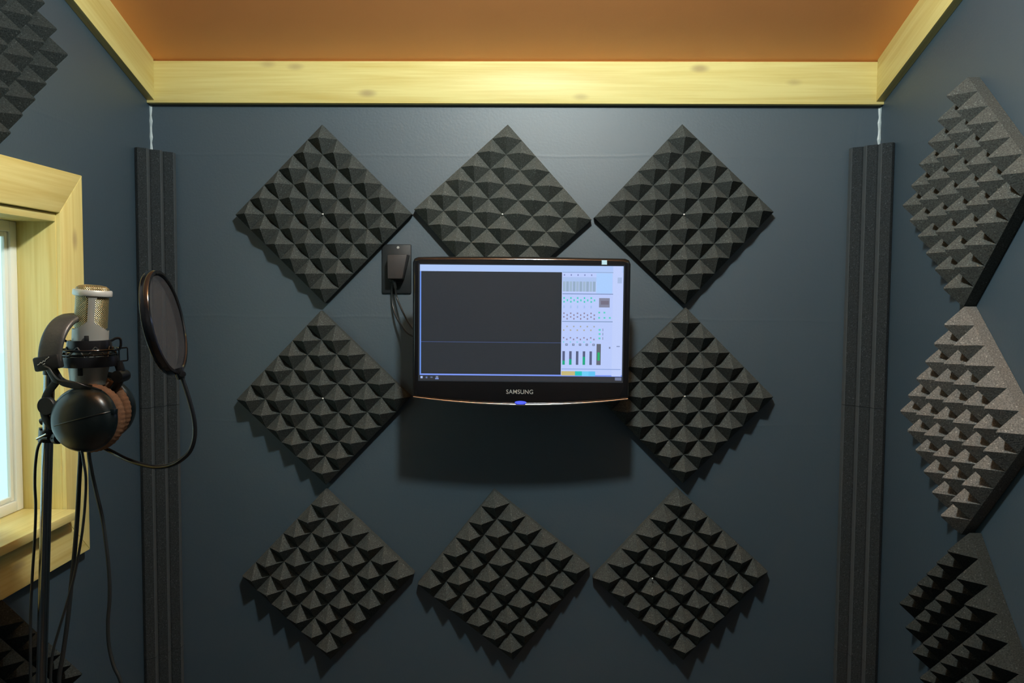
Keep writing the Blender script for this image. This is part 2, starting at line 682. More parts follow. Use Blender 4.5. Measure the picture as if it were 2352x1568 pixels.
# pine boards where ceiling and walls meet
TT = 0.019
TH = 0.1
m = MB()
m.box(-(XR - XL) / 2, (XR - XL) / 2, -TT, 0.0, 0, TH, 0.0012)
struct(m.build('trim_1', M_WOOD, M=Matrix.Translation(((XL + XR) / 2, -0.0002, 1.9575)), smooth=40),
       'pine board along the top of the back wall', 'trim')
ang = math.atan(SLOPE)
LEN = 3.05
for nm, xw, sgn, lab in (('trim_2', XL, 1, 'sloping pine board along the top of the left wall'),
                         ('trim_3', XR, -1, 'sloping pine board along the top of the right wall')):
    m = MB()
    hh = TH * math.cos(ang)
    m.box(0.0, LEN, 0, TT, 0, hh + 0.004, 0.0012)
    # local x runs toward the camera and up the slope, local y away from the wall
    xd = Vector((0, -math.cos(ang), math.sin(ang)))
    zd = Vector((0, math.sin(ang), math.cos(ang)))
    yd = Vector((sgn, 0, 0))
    o0 = Vector((xw, -TT - 0.0004, 1.9575 + TT * SLOPE))
    Mx = Matrix(((xd.x, yd.x, zd.x, o0.x), (xd.y, yd.y, zd.y, o0.y), (xd.z, yd.z, zd.z, o0.z), (0, 0, 0, 1)))
    # vertical end cut against the back board
    for v in m.bm.verts:
        if v.co.x < 0.5:
            v.co.x += v.co.z * math.tan(ang)
    o = m.build(nm, M_WOOD, M=Mx, smooth=40)
    if sgn < 0:
        o.data.flip_normals()
    struct(o, lab, 'trim')
for nm, x, s, lab in (('trim_4', XL, 1, 'pale caulk line in the left corner above the foam strip'),
                      ('trim_5', XR, -1, 'pale caulk line in the right corner above the foam strip')):
    m = MB()
    pts = []
    for k in range(13):
        z = 1.800 + 0.156 * k / 12
        w = (0.0050 if s < 0 else 0.0042) + 0.0014 * math.sin(k * 2.3)
        pts.append((z, w))
    prev = None
    for z, w in pts:
        ring = [m.bm.verts.new((x, 0, z)), m.bm.verts.new((x + s * w, 0, z)),
                m.bm.verts.new((x + s * w * 0.35, -w * 0.35, z)), m.bm.verts.new((x, -w, z))]
        if prev:
            for i in range(4):
                m.bm.faces.new((prev[i], prev[(i + 1) % 4], ring[(i + 1) % 4], ring[i]))
        prev = ring
    bmesh.ops.recalc_face_normals(m.bm, faces=m.bm.faces[:])
    struct(m.build(nm, M_CAULK, origin=Vector((x, 0, 1.80))), lab, 'trim')

# outside, seen through the glass
m = MB()
m.box(-30, XL - TW - 0.02, -20, 20, -0.25, -0.2)
struct(m.build('ground', M_SNOW), 'bright ground outside the window', 'ground')

# ------------------------------------------------------------------ window
win = empty('window_1', (XL, -0.74, 1.35))
struct(win, 'pine framed white vinyl window in the left wall', 'window')
OY0, OY1, OZ0, OZ1 = -1.126, -0.357, 0.9610, 1.7345        # casing outer
CW = 0.0835
RX = Matrix(((0, 0, 1, 0), (1, 0, 0, 0), (0, 1, 0, 0), (0, 0, 0, 1)))   # local (a,b,c) -> (c, a, b)


def casing_board(a0, a1, b0, b1, vertical, mitre):
    """One mitred board; its grain runs along local X."""
    mm = MB()
    L = (b1 - b0) if vertical else (a1 - a0)
    poly = [(0, 0), (L, 0), (L - mitre, CW), (mitre, CW)]
    mm.prism(poly, Matrix(), 0.020, 0.002)
    return mm


def casing(name, p0, along, across):
    """p0 start of the outer edge, along the edge, across towards the opening."""
    L = along.length
    mm = MB()
    mm.prism([(0, 0), (L, 0), (L - CW, CW), (CW, CW)], Matrix(), 0.020, 0.0022)
    x = along.normalized()
    y = across.normalized()
    z = x.cross(y)
    W = Matrix(((x.x, y.x, z.x, p0.x), (x.y, y.y, z.y, p0.y), (x.z, y.z, z.z, p0.z), (0, 0, 0, 1)))
    return mm.build(name, M_WOOD, win, M=W, smooth=30)


xf = XL + 0.0003
# local z must point into the room (+x): along x across = +x
casing('casing_board', Vector((xf, OY1, OZ0)), Vector((0, 0, OZ1 - OZ0)), Vector((0, -1, 0)))
casing('casing_board', Vector((xf, OY1, OZ1)), Vector((0, -(OY1 - OY0), 0)), Vector((0, 0, -1)))
casing('casing_board', Vector((xf, OY0, OZ1)), Vector((0, 0, -(OZ1 - OZ0))), Vector((0, 1, 0)))
casing('casing_board', Vector((xf, OY0, OZ0)), Vector((0, OY1 - OY0, 0)), Vector((0, 0, 1)))
XB = -0.998                     # room face of the vinyl frame
IY0, IY1, IZ0, IZ1 = -1.034, -0.4425, 1.068, 1.634          # inside the jambs


def board(name, loc, xd, lx, ly, lz, mat=M_WOOD, bev=0.001):
    """Box lx long along xd, from loc; local y, z complete a frame."""
    mm = MB()
    mm.box(0, lx, 0, ly, 0, lz, bev)
    xd = Vector(xd)
    if abs(xd.z) > 0.5:
        yd = Vector((0, 1, 0))
    else:
        yd = Vector((-xd.y, xd.x, 0)) if abs(xd.y) > 0.5 else Vector((0, 1, 0))
    zd = xd.cross(yd)
    W = Matrix(((xd.x, yd.x, zd.x, loc[0]), (xd.y, yd.y, zd.y, loc[1]), (xd.z, yd.z, zd.z, loc[2]), (0, 0, 0, 1)))
    return mm.build(name, mat, win, M=W, smooth=40)


XO = XB - 0.026
# jamb boards (x from XO to XL+0.010)
jx = XL + 0.012 - XO
board('jamb', (XL + 0.012, IY1, IZ0 - 0.016), (0, 0, 1), IZ1 - IZ0 + 0.032, 0.016, jx)     # right jamb: z local = -x
board('jamb', (XL + 0.012, IY0 - 0.016, IZ0 - 0.016), (0, 0, 1), IZ1 - IZ0 + 0.032, 0.016, jx)
mm = MB()
mm.box(0, IY1 - IY0, 0, jx, 0, 0.016, 0.001)
mm.build('head_jamb', M_WOOD, win, M=Matrix(((0, 1, 0, XO), (1, 0, 0, IY0), (0, 0, 1, IZ1), (0, 0, 0, 1))), smooth=40)
# stool (inner sill)
mm = MB()
mm.box(0, IY1 - IY0 - 0.001, 0, (XL + 0.047) - XO, 0, 0.017, 0.002)
mm.build('stool', M_WOOD, win, M=Matrix(((0, 1, 0, XO), (1, 0, 0, IY0 + 0.0005), (0, 0, 1, IZ0 - 0.0165), (0, 0, 0, 1))), smooth=40)


def ring_frame(name, y0, y1, z0, z1, w, x0, x1, bev=0.002):
    mm = MB()
    mm.box(x0, x1, y0, y0 + w, z0, z1, bev)
    mm.box(x0, x1, y1 - w, y1, z0, z1, bev)
    mm.box(x0, x1, y0 + w, y1 - w, z0, z0 + w, bev)
    mm.box(x0, x1, y0 + w, y1 - w, z1 - w, z1, bev)
    return mm.build(name, M_VINYL, win, smooth=40)


ring_frame('vinyl_frame', IY0 + 0.001, IY1 - 0.001, IZ0 + 0.001, IZ1 - 0.001, 0.0205, XB - 0.016, XB)
sash = ring_frame('sash', IY0 + 0.0217, IY1 - 0.0217, IZ0 + 0.0217, IZ1 - 0.0217, 0.010, XB - 0.013, XB - 0.005)
mm = MB()
mm.box(XB - 0.0125, XB - 0.0105, IY0 + 0.0312, IY1 - 0.0312, IZ0 + 0.0312, IZ1 - 0.0312)
mm.build('glass_pane', M_GLASS, sash)

# ------------------------------------------------------------------ ceiling lamp (just above the frame)
lamp = empty('ceiling_light', LAMP)
tag(lamp, 'round downlight hanging from the sloped ceiling', 'lamp')
top = Vector((LAMP.x, LAMP.y, ceil_z(LAMP.y)))
DOWN = basis(LAMP, Vector((0, 0, -1)))
drop = top.z - LAMP.z
MB().lathe([(0, -drop - 0.01), (0.050, -drop - 0.01), (0.050, -drop + 0.022), (0.012, -drop + 0.034), (0.012, -0.066), (0.026, -0.064), (0.026, -0.040), (0, -0.040)],
           DOWN, 40).build('base_pan', M_WHITEMETAL, lamp, smooth=40)
MB().lathe([(0.0, 0.046)] + [(0.050 * math.sin(math.pi * k / 11), 0.046 * math.cos(math.pi * k / 11)) for k in range(1, 10)] + [(0.022, -0.0415), (0.0, -0.0415)],
           DOWN, 24).build('glass_globe', M_LAMPGLASS, lamp, smooth=80)

# ------------------------------------------------------------------ foam panels
S = 0.305
FB, FP = 0.022, 0.059             # slab and peak height


def foam_mesh(name):
    """Twelve inch square of six by six pyramids, local z out of the wall."""
    bm = bmesh.new()
    n = 6
    c = S / n
    jit = lambda a: rnd.uniform(-a, a)
    g = [[bm.verts.new((-S / 2 + i * c, -S / 2 + j * c, FB + (jit(0.0008) if 0 < i < n and 0 < j < n else 0))) for j in range(n + 1)] for i in range(n + 1)]
    for i in range(n):
        for j in range(n):
            cx, cy = -S / 2 + (i + .5) * c, -S / 2 + (j + .5) * c
            e = 0.0016
            tx, ty, tz = cx + jit(0.0012), cy + jit(0.0012), FP + jit(0.0010)
            q = [bm.verts.new((tx + a * e, ty + b * e, tz)) for a, b in ((-1, -1), (1, -1), (1, 1), (-1, 1))]
            b = [g[i][j], g[i + 1][j], g[i + 1][j + 1], g[i][j + 1]]
            for k in range(4):
                k2 = (k + 1) % 4
                bm.faces.new((b[k], b[k2], q[k2], q[k]))
            bm.faces.new(q)
    # sides and back
    edge = [g[i][0] for i in range(n)] + [g[n][j] for j in range(n)] + [g[i][n] for i in range(n, 0, -1)] + [g[0][j] for j in range(n, 0, -1)]
    low = [bm.verts.new((v.co.x, v.co.y, 0.0)) for v in edge]
    k = len(edge)
    for i in range(k):
        bm.faces.new((edge[(i + 1) % k], edge[i], low[i], low[(i + 1) % k]))
    bm.faces.new(low[::-1])
    bmesh.ops.recalc_face_normals(bm, faces=bm.faces[:])
    me = bpy.data.meshes.new(name)
    bm.to_mesh(me)
    bm.free()
    me.materials.append(M_FOAM)
    return me


def pin_mesh():
    mm = MB()
    mm.lathe([(0, 0.0), (0.0006, 0.0), (0.0006, 0.004), (0.0022, 0.004), (0.0024, 0.005), (0.0016, 0.0062), (0, 0.0066)], seg=12)
    me = bpy.data.meshes.new('pin')
    mm.bm.to_mesh(me)
    mm.bm.free()
    me.materials.append(M_PIN)
    me.shade_smooth()
    return me


PIN = pin_mesh()


def foam_panel(pos, out, right, rot, label, group, pin=None, mat=None):
    """rot: clockwise degrees away from standing exactly on its corner."""
    o = bpy.data.objects.new('acoustic_foam_panel', foam_mesh('acoustic_foam_panel'))
    if mat:
        o.data.materials[0] = mat
    COL.objects.link(o)
    W = basis(pos, out, right) @ Matrix.Rotation(math.radians(45 - rot), 4, 'Z')
    place(o, W)
    tag(o, label, 'foam panel', group)
    if pin is not None:
        p = bpy.data.objects.new('pin', PIN)
        COL.objects.link(p)
        place(p, W @ Matrix.Translation((pin[0], pin[1], FB + 0.001 + pin[2])), o)
        p['label'] = 'shiny steel pin'
    return o


GB = 'foam panels on the back wall'
GS = 'foam panels on the side walls'
OUT_B, RT_B = Vector((0, -1, 0)), Vector((1, 0, 0))
back = [
    (-0.5028, 0.1898, -0.5, 'charcoal pyramid foam panel at the upper left of the back wall, left of the outlet', (0, 0, 0)),
    (-0.0664, 0.1917, 3.0, 'charcoal pyramid foam panel partly hidden by the top edge of the monitor', (0, 0, 0)),
    (0.3707, 0.1935, -2.1, 'charcoal pyramid foam panel at the upper right of the back wall above the monitor corner', (0, 0, 0)),
    (-0.5054, -0.2599, -1.4, 'charcoal pyramid foam panel reaching behind the left side of the monitor', (0, 0, 0)),
    (0.3809, -0.2461, 0.0, 'charcoal pyramid foam panel beside the right edge of the monitor', (0, 0, 0)),
    (-0.4973, -0.7032, -1.6, 'charcoal pyramid foam panel at the lower left of the back wall', None),
    (-0.0585, -0.6982, -6.7, 'tilted charcoal pyramid foam panel at the bottom centre, below the monitor', None),
    (0.3791, -0.6901, -2.9, 'charcoal pyramid foam panel at the lower right of the back wall', (-0.0508, 0.0508 * 1.0, 0.014)),
]
for x, z, r, lab, pin in back:
    foam_panel(Vector((x, -0.0006, CAMZ + z)), OUT_B, RT_B, r, lab, GB, pin, M_FOAM_PALE if 'top edge' in lab else None)
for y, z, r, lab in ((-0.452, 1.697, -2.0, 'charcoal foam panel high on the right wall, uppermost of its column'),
                     (-0.473, 1.267, -2.5, 'pale grey speckled foam panel in the middle of the right wall'),
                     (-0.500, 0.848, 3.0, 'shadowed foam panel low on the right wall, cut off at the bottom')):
    foam_panel(Vector((XR - 0.0006, y, z)), Vector((-1, 0, 0)), Vector((0, -1, 0)), r, lab, GS, None, M_FOAM_GREY if 'speckled' in lab else M_FOAM_SHADED if 'shadowed' in lab else None)
for y, z, r, lab in ((-0.652, 1.944, 0.0, 'shaded foam panel on the left wall above the window'),
                     (-0.652, 0.748, 0.0, 'shaded foam panel on the left wall below the window, behind the mic stand')):
    foam_panel(Vector((XL + 0.0006, y, z)), Vector((1, 0, 0)), Vector((0, 1, 0)), r, lab, GS, None, M_FOAM_SHADED)


# ------------------------------------------------------------------ corner foam strips
def strip(side, z0, z1, label):
    """Corner length of foam; three rounded ridges on its slanting face."""
    x0 = XL if side < 0 else XR
    s = -side
    eS, eB = 0.088, (0.058 if side < 0 else 0.070)
    a = Vector((0.0006, eS))          # on the side wall: (away from it, away from back wall)
    b = Vector((eB, 0.0006))          # on the back wall
    d = b - a
    nn = Vector((-d.y, d.x)).normalized()
    if nn.x + nn.y < 0:
        nn = -nn
    prof = [Vector((0.0006, 0.0006)), a + nn * 0.001]
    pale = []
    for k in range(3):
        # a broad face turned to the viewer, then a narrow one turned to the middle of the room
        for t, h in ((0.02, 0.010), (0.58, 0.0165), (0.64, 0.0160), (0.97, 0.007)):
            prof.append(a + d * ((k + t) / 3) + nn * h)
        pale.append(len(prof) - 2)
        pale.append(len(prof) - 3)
    prof.append(b + nn * 0.001)
    mm = MB()
    r0 = [mm.bm.verts.new((x0 + s * q.x, -q.y, z0)) for q in prof]
    r1 = [mm.bm.verts.new((x0 + s * q.x, -q.y, z1)) for q in prof]
    n = len(prof)
    mm.bm.faces.new(r0)
    mm.bm.faces.new(r1[::-1])
    for i in range(n):
        f = mm.bm.faces.new((r0[i], r0[(i + 1) % n], r1[(i + 1) % n], r1[i]))
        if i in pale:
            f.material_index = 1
    bmesh.ops.recalc_face_normals(mm.bm, faces=mm.bm.faces[:])
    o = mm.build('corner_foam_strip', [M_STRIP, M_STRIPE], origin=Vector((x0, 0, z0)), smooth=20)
    tag(o, label, 'foam strip', 'ridged foam strips in the corners')


strip(-1, 1.2205, 1.838, 'ridged foam strip in the left corner, topmost of its stack, behind the pop filter')
strip(-1, 0.6055, 1.2195, 'ridged foam strip in the left corner, second from the top, behind the gooseneck')
strip(-1, 0.0, 0.6045, 'ridged foam strip in the left corner, lowest of its stack, barely in view')
strip(1, 1.2365, 1.855, 'ridged foam strip in the right corner, topmost of its stack')
strip(1, 0.6235, 1.2355, 'ridged foam strip in the right corner, middle of its stack')
strip(1, 0.0, 0.6225, 'ridged foam strip in the right corner, lowest of its stack')

# ------------------------------------------------------------------ monitor
MC = Vector((-0.0177, -0.205, 1.4164))
mon = empty('computer_monitor', MC)
tag(mon, 'glossy black flat computer monitor mounted on the back wall, showing mixer software', 'monitor')
MR = Matrix.Translation(MC) @ Matrix.Rotation(math.radians(0.9), 4, 'Z') @ Matrix.Rotation(math.radians(0.12), 4, 'Y')
# local frame of the monitor: x right, y into the wall, z up, front face y = 0


def mpx(px, py):
    """Monitor-plane x, z of a point measured on the photo."""
    p = at(px, py, MC.y)
    return p.x - MC.x, p.z - MC.z


hw = 0.2418
ztop, zside, zbot = 0.1637, -0.1465, -0.1622


def bottom(x):
    return zbot + (zside - zbot) * (x / hw) ** 2


sx0, sz1 = mpx(962, 609)
sx1, sz0 = mpx(1431, 876)
sx0, sx1 = -0.2266, 0.2263
sz1, sz0 = 0.1475, -0.1100


def bez_outline(g=0.0, n=28):
    out = []
    r = 0.012
    out += [(-hw + g, ztop - r), (-hw + g + r * .3, ztop - g - r * .3), (-hw + g + r, ztop - g)]
    out += [(x, ztop - g + 0.0022 * (1 - (x / hw) ** 2)) for x in [-hw + 0.03 + (2 * hw - 0.06) * k / 12 for k in range(13)]]
    out += [(hw - g - r, ztop - g), (hw - g - r * .3, ztop - g - r * .3), (hw - g, ztop - r)]
    out += [(hw - g - 2 * (hw - g) * k / n, bottom(hw - g - 2 * (hw - g) * k / n) + g) for k in range(n + 1)]
    return out


def bezel_mesh():
    bm = bmesh.new()
    layers = [(bez_outline(0.0), 0.030), (bez_outline(0.0), 0.009), (bez_outline(0.0008), 0.0052), (bez_outline(0.0025), 0.0022), (bez_outline(0.0048), 0.0006), (bez_outline(0.0072), 0.0)]
    rings = [[bm.verts.new((x, y, z)) for x, z in o] for o, y in layers]
    n = len(rings[0])
    for a, b in zip(rings, rings[1:]):
        for i in range(n):
            bm.faces.new((a[i], a[(i + 1) % n], b[(i + 1) % n], b[i]))
    # front face with the screen opening, then the opening's lip
    k = 0.002
    hole = [(sx0 - k, sz0 - k), (sx1 + k, sz0 - k), (sx1 + k, sz1 + k), (sx0 - k, sz1 + k)]
    h0 = [bm.verts.new((x, 0.0, z)) for x, z in hole]
    h1 = [bm.verts.new((x, 0.0045, z)) for x, z in hole]
    he = [bm.edges.new((h0[i], h0[(i + 1) % 4])) for i in range(4)]
    oe = [bm.edges.get((rings[-1][i], rings[-1][(i + 1) % n])) for i in range(n)]
    bmesh.ops.triangle_fill(bm, edges=he + oe, use_beauty=True)
    for i in range(4):
        bm.faces.new((h0[i], h0[(i + 1) % 4], h1[(i + 1) % 4], h1[i]))
    bmesh.ops.recalc_face_normals(bm, faces=bm.faces[:])
    return bm


mm = MB()
mm.bm.free()
mm.bm = bezel_mesh()
bezel = mm.build('bezel', M_GLOSSBLACK, mon, M=MR, smooth=35)
mm = MB()
mm.box(-hw + 0.004, hw - 0.004, 0.0302, 0.044, -0.138, ztop - 0.006, 0.006)
mm.box(-0.16, 0.16, 0.0445, 0.058, -0.10, 0.11, 0.005)
mm.build('back_cover', M_MATBLACK, mon, M=MR, smooth=40)
mm = MB()
mm.box(-0.055, 0.055, 0.0585, 0.066, -0.055, 0.055, 0.002)
mm.box(-0.022, 0.022, 0.066, 0.190, -0.022, 0.022, 0.003)
mm.box(-0.045, 0.045, 0.190, 0.2005, -0.125, 0.040, 0.002)
mm.build('wall_bracket', M_MATBLACK, mon, M=MR, smooth=40)
# chrome line under the bezel
mm = MB()
mm.tube([(x, 0.0035, bottom(x) - 0.0012) for x in [-hw + 0.002 + (2 * hw - 0.004) * k / 40 for k in range(41)]],
        [0.0009 + 0.0016 * math.sin(math.pi * (0.08 + 0.84 * k / 40)) ** 0.6 for k in range(41)], 10)
c = mm.build('chrome_strip', M_CHROME, mon, M=MR, smooth=60)
c['label'] = 'curved chrome strip along the bottom edge'
mm = MB()
lx, lz = mpx(1196, 923)
mm.lathe([(0, 0.0), (0.0130, 0.0), (0.0125, 0.0016), (0, 0.0022)],
         MR.inverted() @ MR @ Matrix.Translation((lx, 0.0005, bottom(lx) + 0.0042)) @ Matrix.Rotation(math.radians(90), 4, 'X') @ Matrix.Diagonal((1, 0.26, 1, 1)), 24)
led = mm.build('power_light', emit('blue_led', (0.06, 0.09, 1.0), 1.6), mon, M=MR, smooth=40)
led['label'] = 'glowing blue power light'
# maker's name under the screen
tcu = bpy.data.curves.new('maker_name', 'FONT')
tcu.body = 'SAMSUNG'
tcu.size = 0.0134
tcu.align_x = 'CENTER'
tcu.align_y = 'CENTER'
tcu.extrude = 0.0003
tcu.offset = 0.0001
tcu.space_character = 1.04
tcu.materials.append(M_GREYINK)
tmp = bpy.data.objects.new('lettering_curve', tcu)
COL.objects.link(tmp)
tme = bpy.data.meshes.new_from_object(tmp.evaluated_get(bpy.context.evaluated_depsgraph_get()))
bpy.data.objects.remove(tmp)
bpy.data.curves.remove(tcu)
tob = bpy.data.objects.new('maker_name', tme)
COL.objects.link(tob)
place(tob, MR @ Matrix.Translation((mpx(1194, 901)[0], -0.0004, mpx(1194, 900)[1])) @ Matrix.Rotation(math.radians(90), 4, 'X')
      @ Matrix.Diagonal((0.97, 1, 1, 1)), bezel)
tob['label'] = 'grey lettering SAMSUNG'
mm = MB()
stx, stz = mpx(1388, 602)
mm.box(stx - 0.0058, stx + 0.0058, -0.0009, -0.0002, stz - 0.0048, stz + 0.0048)  # flat pale blue square on the top bezel
st = mm.build('patch', M_PATCH, bezel, M=MR)
st['label'] = 'small pale blue square patch on the top bezel'

# screen: glowing panel and the picture it shows
mm = MB()
mm.box(sx0 - 0.002, sx1 + 0.002, 0.0042, 0.0060, sz0 - 0.002, sz1 + 0.002)
m_scr = emit('lit_lcd_panel', srgb(40, 45, 52), 0.9)
m_scr.node_tree.nodes['Principled BSDF'].inputs['Roughness'].default_value = 0.22
screen = mm.build('screen', m_scr, mon, M=MR)
UI = {}


def uimat(rgb):
    if rgb not in UI:
        mt = emit('screen_glow_%d' % (len(UI) + 1), srgb(*rgb), 1.0)
        UI[rgb] = (len(UI), mt)
    return UI[rgb][0]


# the screen's own corners on the photo, for measuring what it shows
U0, U1, V0, V1 = 962.0, 1430.5, 609.5, 876.0


def ui(mm, x0, y0, x1, y1, rgb, layer):
    fx = lambda p: sx0 + (p - U0) / (U1 - U0) * (sx1 - sx0)
    fz = lambda p: sz1 - (p - V0) / (V1 - V0) * (sz1 - sz0)
    y = 0.0040 - layer * 0.00012
    vv = [mm.bm.verts.new((fx(a), y, fz(b))) for a, b in ((x0, y1), (x1, y1), (x1, y0), (x0, y0))]
    f = mm.bm.faces.new(vv)
    f.material_index = uimat(rgb)


def Z4(x, y):      # from the enlarged crop of the monitor
    return 860 + x / 3.734, 540 + y / 3.734


def Z5(x, y):      # from the enlarged crop of the mixer column
    return 1270 + x / 5.228, 590 + y / 5.227


mm = MB()


def r5(x0, y0, x1, y1, rgb, l=3):
    ui(mm, *Z5(x0, y0), *Z5(x1, y1), rgb, l)


ui(mm, 963, 610, 1430, 625, (172, 198, 246), 1)          # title bar
ui(mm, 963, 625, 966, 863, (104, 146, 232), 1)           # left window edge
ui(mm, 963, 861, 1430, 864.5, (122, 150, 240), 1)        # bottom window edge
ui(mm, 966, 786.5, 1289, 788, (58, 74, 116), 1)          # thin blue line across the empty canvas
ui(mm, 1289, 625, 1430, 861, (184, 202, 250), 1)         # mixer column
r5(712, 105, 822, 1430, (190, 206, 250), 2)
r5(108, 180, 715, 186, (120, 150, 190))
r5(512, 190, 705, 432, (168, 204, 252))
r5(108, 240, 512, 292, (168, 192, 236), 2)
for k in range(10):
    r5(110 + k * 40, 292, 144 + k * 40, 412, (146, 170, 196) if k % 2 else (156, 180, 206))
r5(108, 436, 715, 445, (110, 134, 180))
r5(108, 768, 715, 776, (110, 138, 176))
r5(108, 1342, 820, 1350, (130, 156, 214))
for k in range(5):
    x = 128 + k * 81.5
    r5(x - 6, 205, x + 8, 224, (120, 132, 190))
    for yy in (490, 535):
        r5(x - 9, yy - 10, x + 9, yy + 10, (64, 200, 186))
    r5(x + 31, 505, x + 47, 529, (72, 204, 192))
    r5(x - 8, 580, x + 8, 612, (160, 190, 238))
    for yy in (673, 717):
        r5(x - 9, yy - 8, x + 9, yy + 8, (136, 126, 152))
    for yy in (695, 739):
        r5(x + 31, yy - 10, x + 47, yy + 10, (140, 130, 158))
    r5(x + 31, 824, x + 47, 840, (160, 160, 150))
    r5(x - 8, 868, x + 9, 884, (170, 166, 148))
    r5(x - 8, 960, x + 9, 976, (136, 126, 150))
    r5(x + 31, 978, x + 47, 996, (138, 128, 158))
    r5(x - 8, 1012, x + 9, 1026, (120, 208, 226))
    r5(x + 22, 1038, x + 50, 1064, (104, 118, 152))
    r5(x + 30, 1046, x + 42, 1056, (190, 204, 240), 4)
    r5(x - 12, 1130, x + 18, 1294, (84, 94, 128))
    g = (1244, 1226, None, 1196, None)[k]
    if g:
        r5(x - 12, g, x + 16, 1292, (20, 168, 128), 4)
r5(548, 488, 676, 600, (128, 132, 156))
r5(570, 520, 665, 566, (112, 108, 128), 4)
for xx, yy in ((552, 662), (614, 662), (552, 725), (616, 725), (680, 725)):
    r5(xx - 10, yy - 10, xx + 10, yy + 10, (82, 206, 190))
for yy in (870, 920, 972):
    r5(548, yy - 11, 572, yy + 11, (96, 206, 196))
    r5(594, yy - 16, 604, yy + 16, (140, 154, 190))
r5(526, 1040, 578, 1294, (96, 102, 116))
r5(538, 1142, 566, 1240, (34, 176, 108), 4)
r5(676, 1074, 692, 1096, (110, 120, 156))
r5(766, 1062, 806, 1074, (130, 146, 190), 4)
r5(766, 240, 818, 310, (166, 186, 226), 3)
r5(106, 1372, 270, 1424, (196, 182, 120))
r5(270, 1372, 354, 1424, (34, 194, 190))
r5(354, 1372, 434, 1430, (110, 204, 246))
r5(434, 1372, 514, 1430, (96, 194, 242))
# task bar icons
ui(mm, 963, 866, 1430, 876, (46, 48, 54), 1)
ui(mm, 965, 867, 970, 872, (168, 190, 240), 2)
ui(mm, 977, 868, 981, 872, (96, 112, 160), 2)
ui(mm, 988, 868, 993, 871, (96, 108, 140), 2)
ui(mm, 1000.5, 866.5, 1006, 871, (120, 128, 148), 2)
ui(mm, 999, 871, 1007, 874, (116, 138, 206), 2)
ui(mm, 1414, 866, 1429, 873, (110, 120, 152), 2)
pic = mm.build('screen_picture', [t[1] for t in sorted(UI.values(), key=lambda t: t[0])], screen, M=MR)
pic['label'] = 'mixer software with a dark canvas and pale blue channel column'

# ------------------------------------------------------------------ outlet, adapter
m = MB()
oc = Vector((-0.3272, 0, 1.5590))
m.box(oc.x - 0.0365, oc.x + 0.0365, -0.0062, -0.0003, oc.z - 0.0605, oc.z + 0.0605, 0.0035)
for dz in (0.0195, -0.0195):
    m.box(oc.x - 0.0165, oc.x + 0.0165, -0.0075, -0.006, oc.z + dz - 0.0135, oc.z + dz + 0.0135, 0.0005)
outlet = m.build('wall_outlet', M_DARKPLATE, origin=oc, smooth=40)
tag(outlet, 'dark wall outlet plate left of the monitor', 'outlet')
mm = MB()
mm.lathe([(0, 0), (0.0035, 0), (0.003, 0.001), (0, 0.0012)], basis(oc + Vector((0.004, -0.0062, 0.0525)), (0, -1, 0)), 14)
sc_ = mm.build('screw', M_GREYINK, outlet, smooth=40)
ad = empty('power_adapter', (oc.x, -0.0080, oc.z))
tag(ad, 'dark wedge shaped power adapter plugged into the wall outlet', 'power adapter')
# body: wide at the top, narrow at the bottom, leaning out of the wall
a0 = at(889, 585, -0.045)
a1 = at(935, 584, -0.045)
a2 = at(924, 640, -0.045)
a3 = at(890, 640, -0.045)
mm = MB()
bk = [mm.bm.verts.new((p.x + dx, -0.0078, p.z + dz)) for p, dx, dz in ((a3, 0.001, -0.003), (a2, -0.001, -0.003), (a1, 0.002, 0.0), (a0, -0.002, 0.0))]
fr = [mm.bm.verts.new((p.x, -0.045, p.z)) for p in (a3, a2, a1, a0)]
mm.bm.faces.new(bk)
mm.bm.faces.new(fr[::-1])
for i in range(4):
    mm.bm.faces.new((bk[i], bk[(i + 1) % 4], fr[(i + 1) % 4], fr[i]))
bmesh.ops.recalc_face_normals(mm.bm, faces=mm.bm.faces[:])
bmesh.ops.bevel(mm.bm, geom=mm.bm.edges[:], offset=0.0025, segments=2, profile=0.5, affect='EDGES')
mm.build('adapter_body', M_ADAPTER, ad, smooth=40)
mm = MB()
q = [at(905, 643, -0.030), at(908, 660, -0.026), at(911, 682, -0.022), at(918, 700, -0.030), at(928, 722, -0.045), at(939, 742, -0.065), at(960, 766, -0.10), at(1000, 775, -0.145)]
mm.tube(spline(q, 6), [0.0036] * 7 + [0.0024] * 36, 10)
mm.build('cord', M_RUBBER, ad, smooth=60)
mm = MB()
q = [at(903, 646, -0.022), at(900, 672, -0.010), at(902, 700, -0.012), at(908, 722, -0.022), at(920, 744, -0.040), at(940, 768, -0.075), at(1000, 785, -0.14)]
mm.tube(spline(q, 6), 0.0026, 10)
mm.build('cord', M_RUBBER, ad, smooth=60)

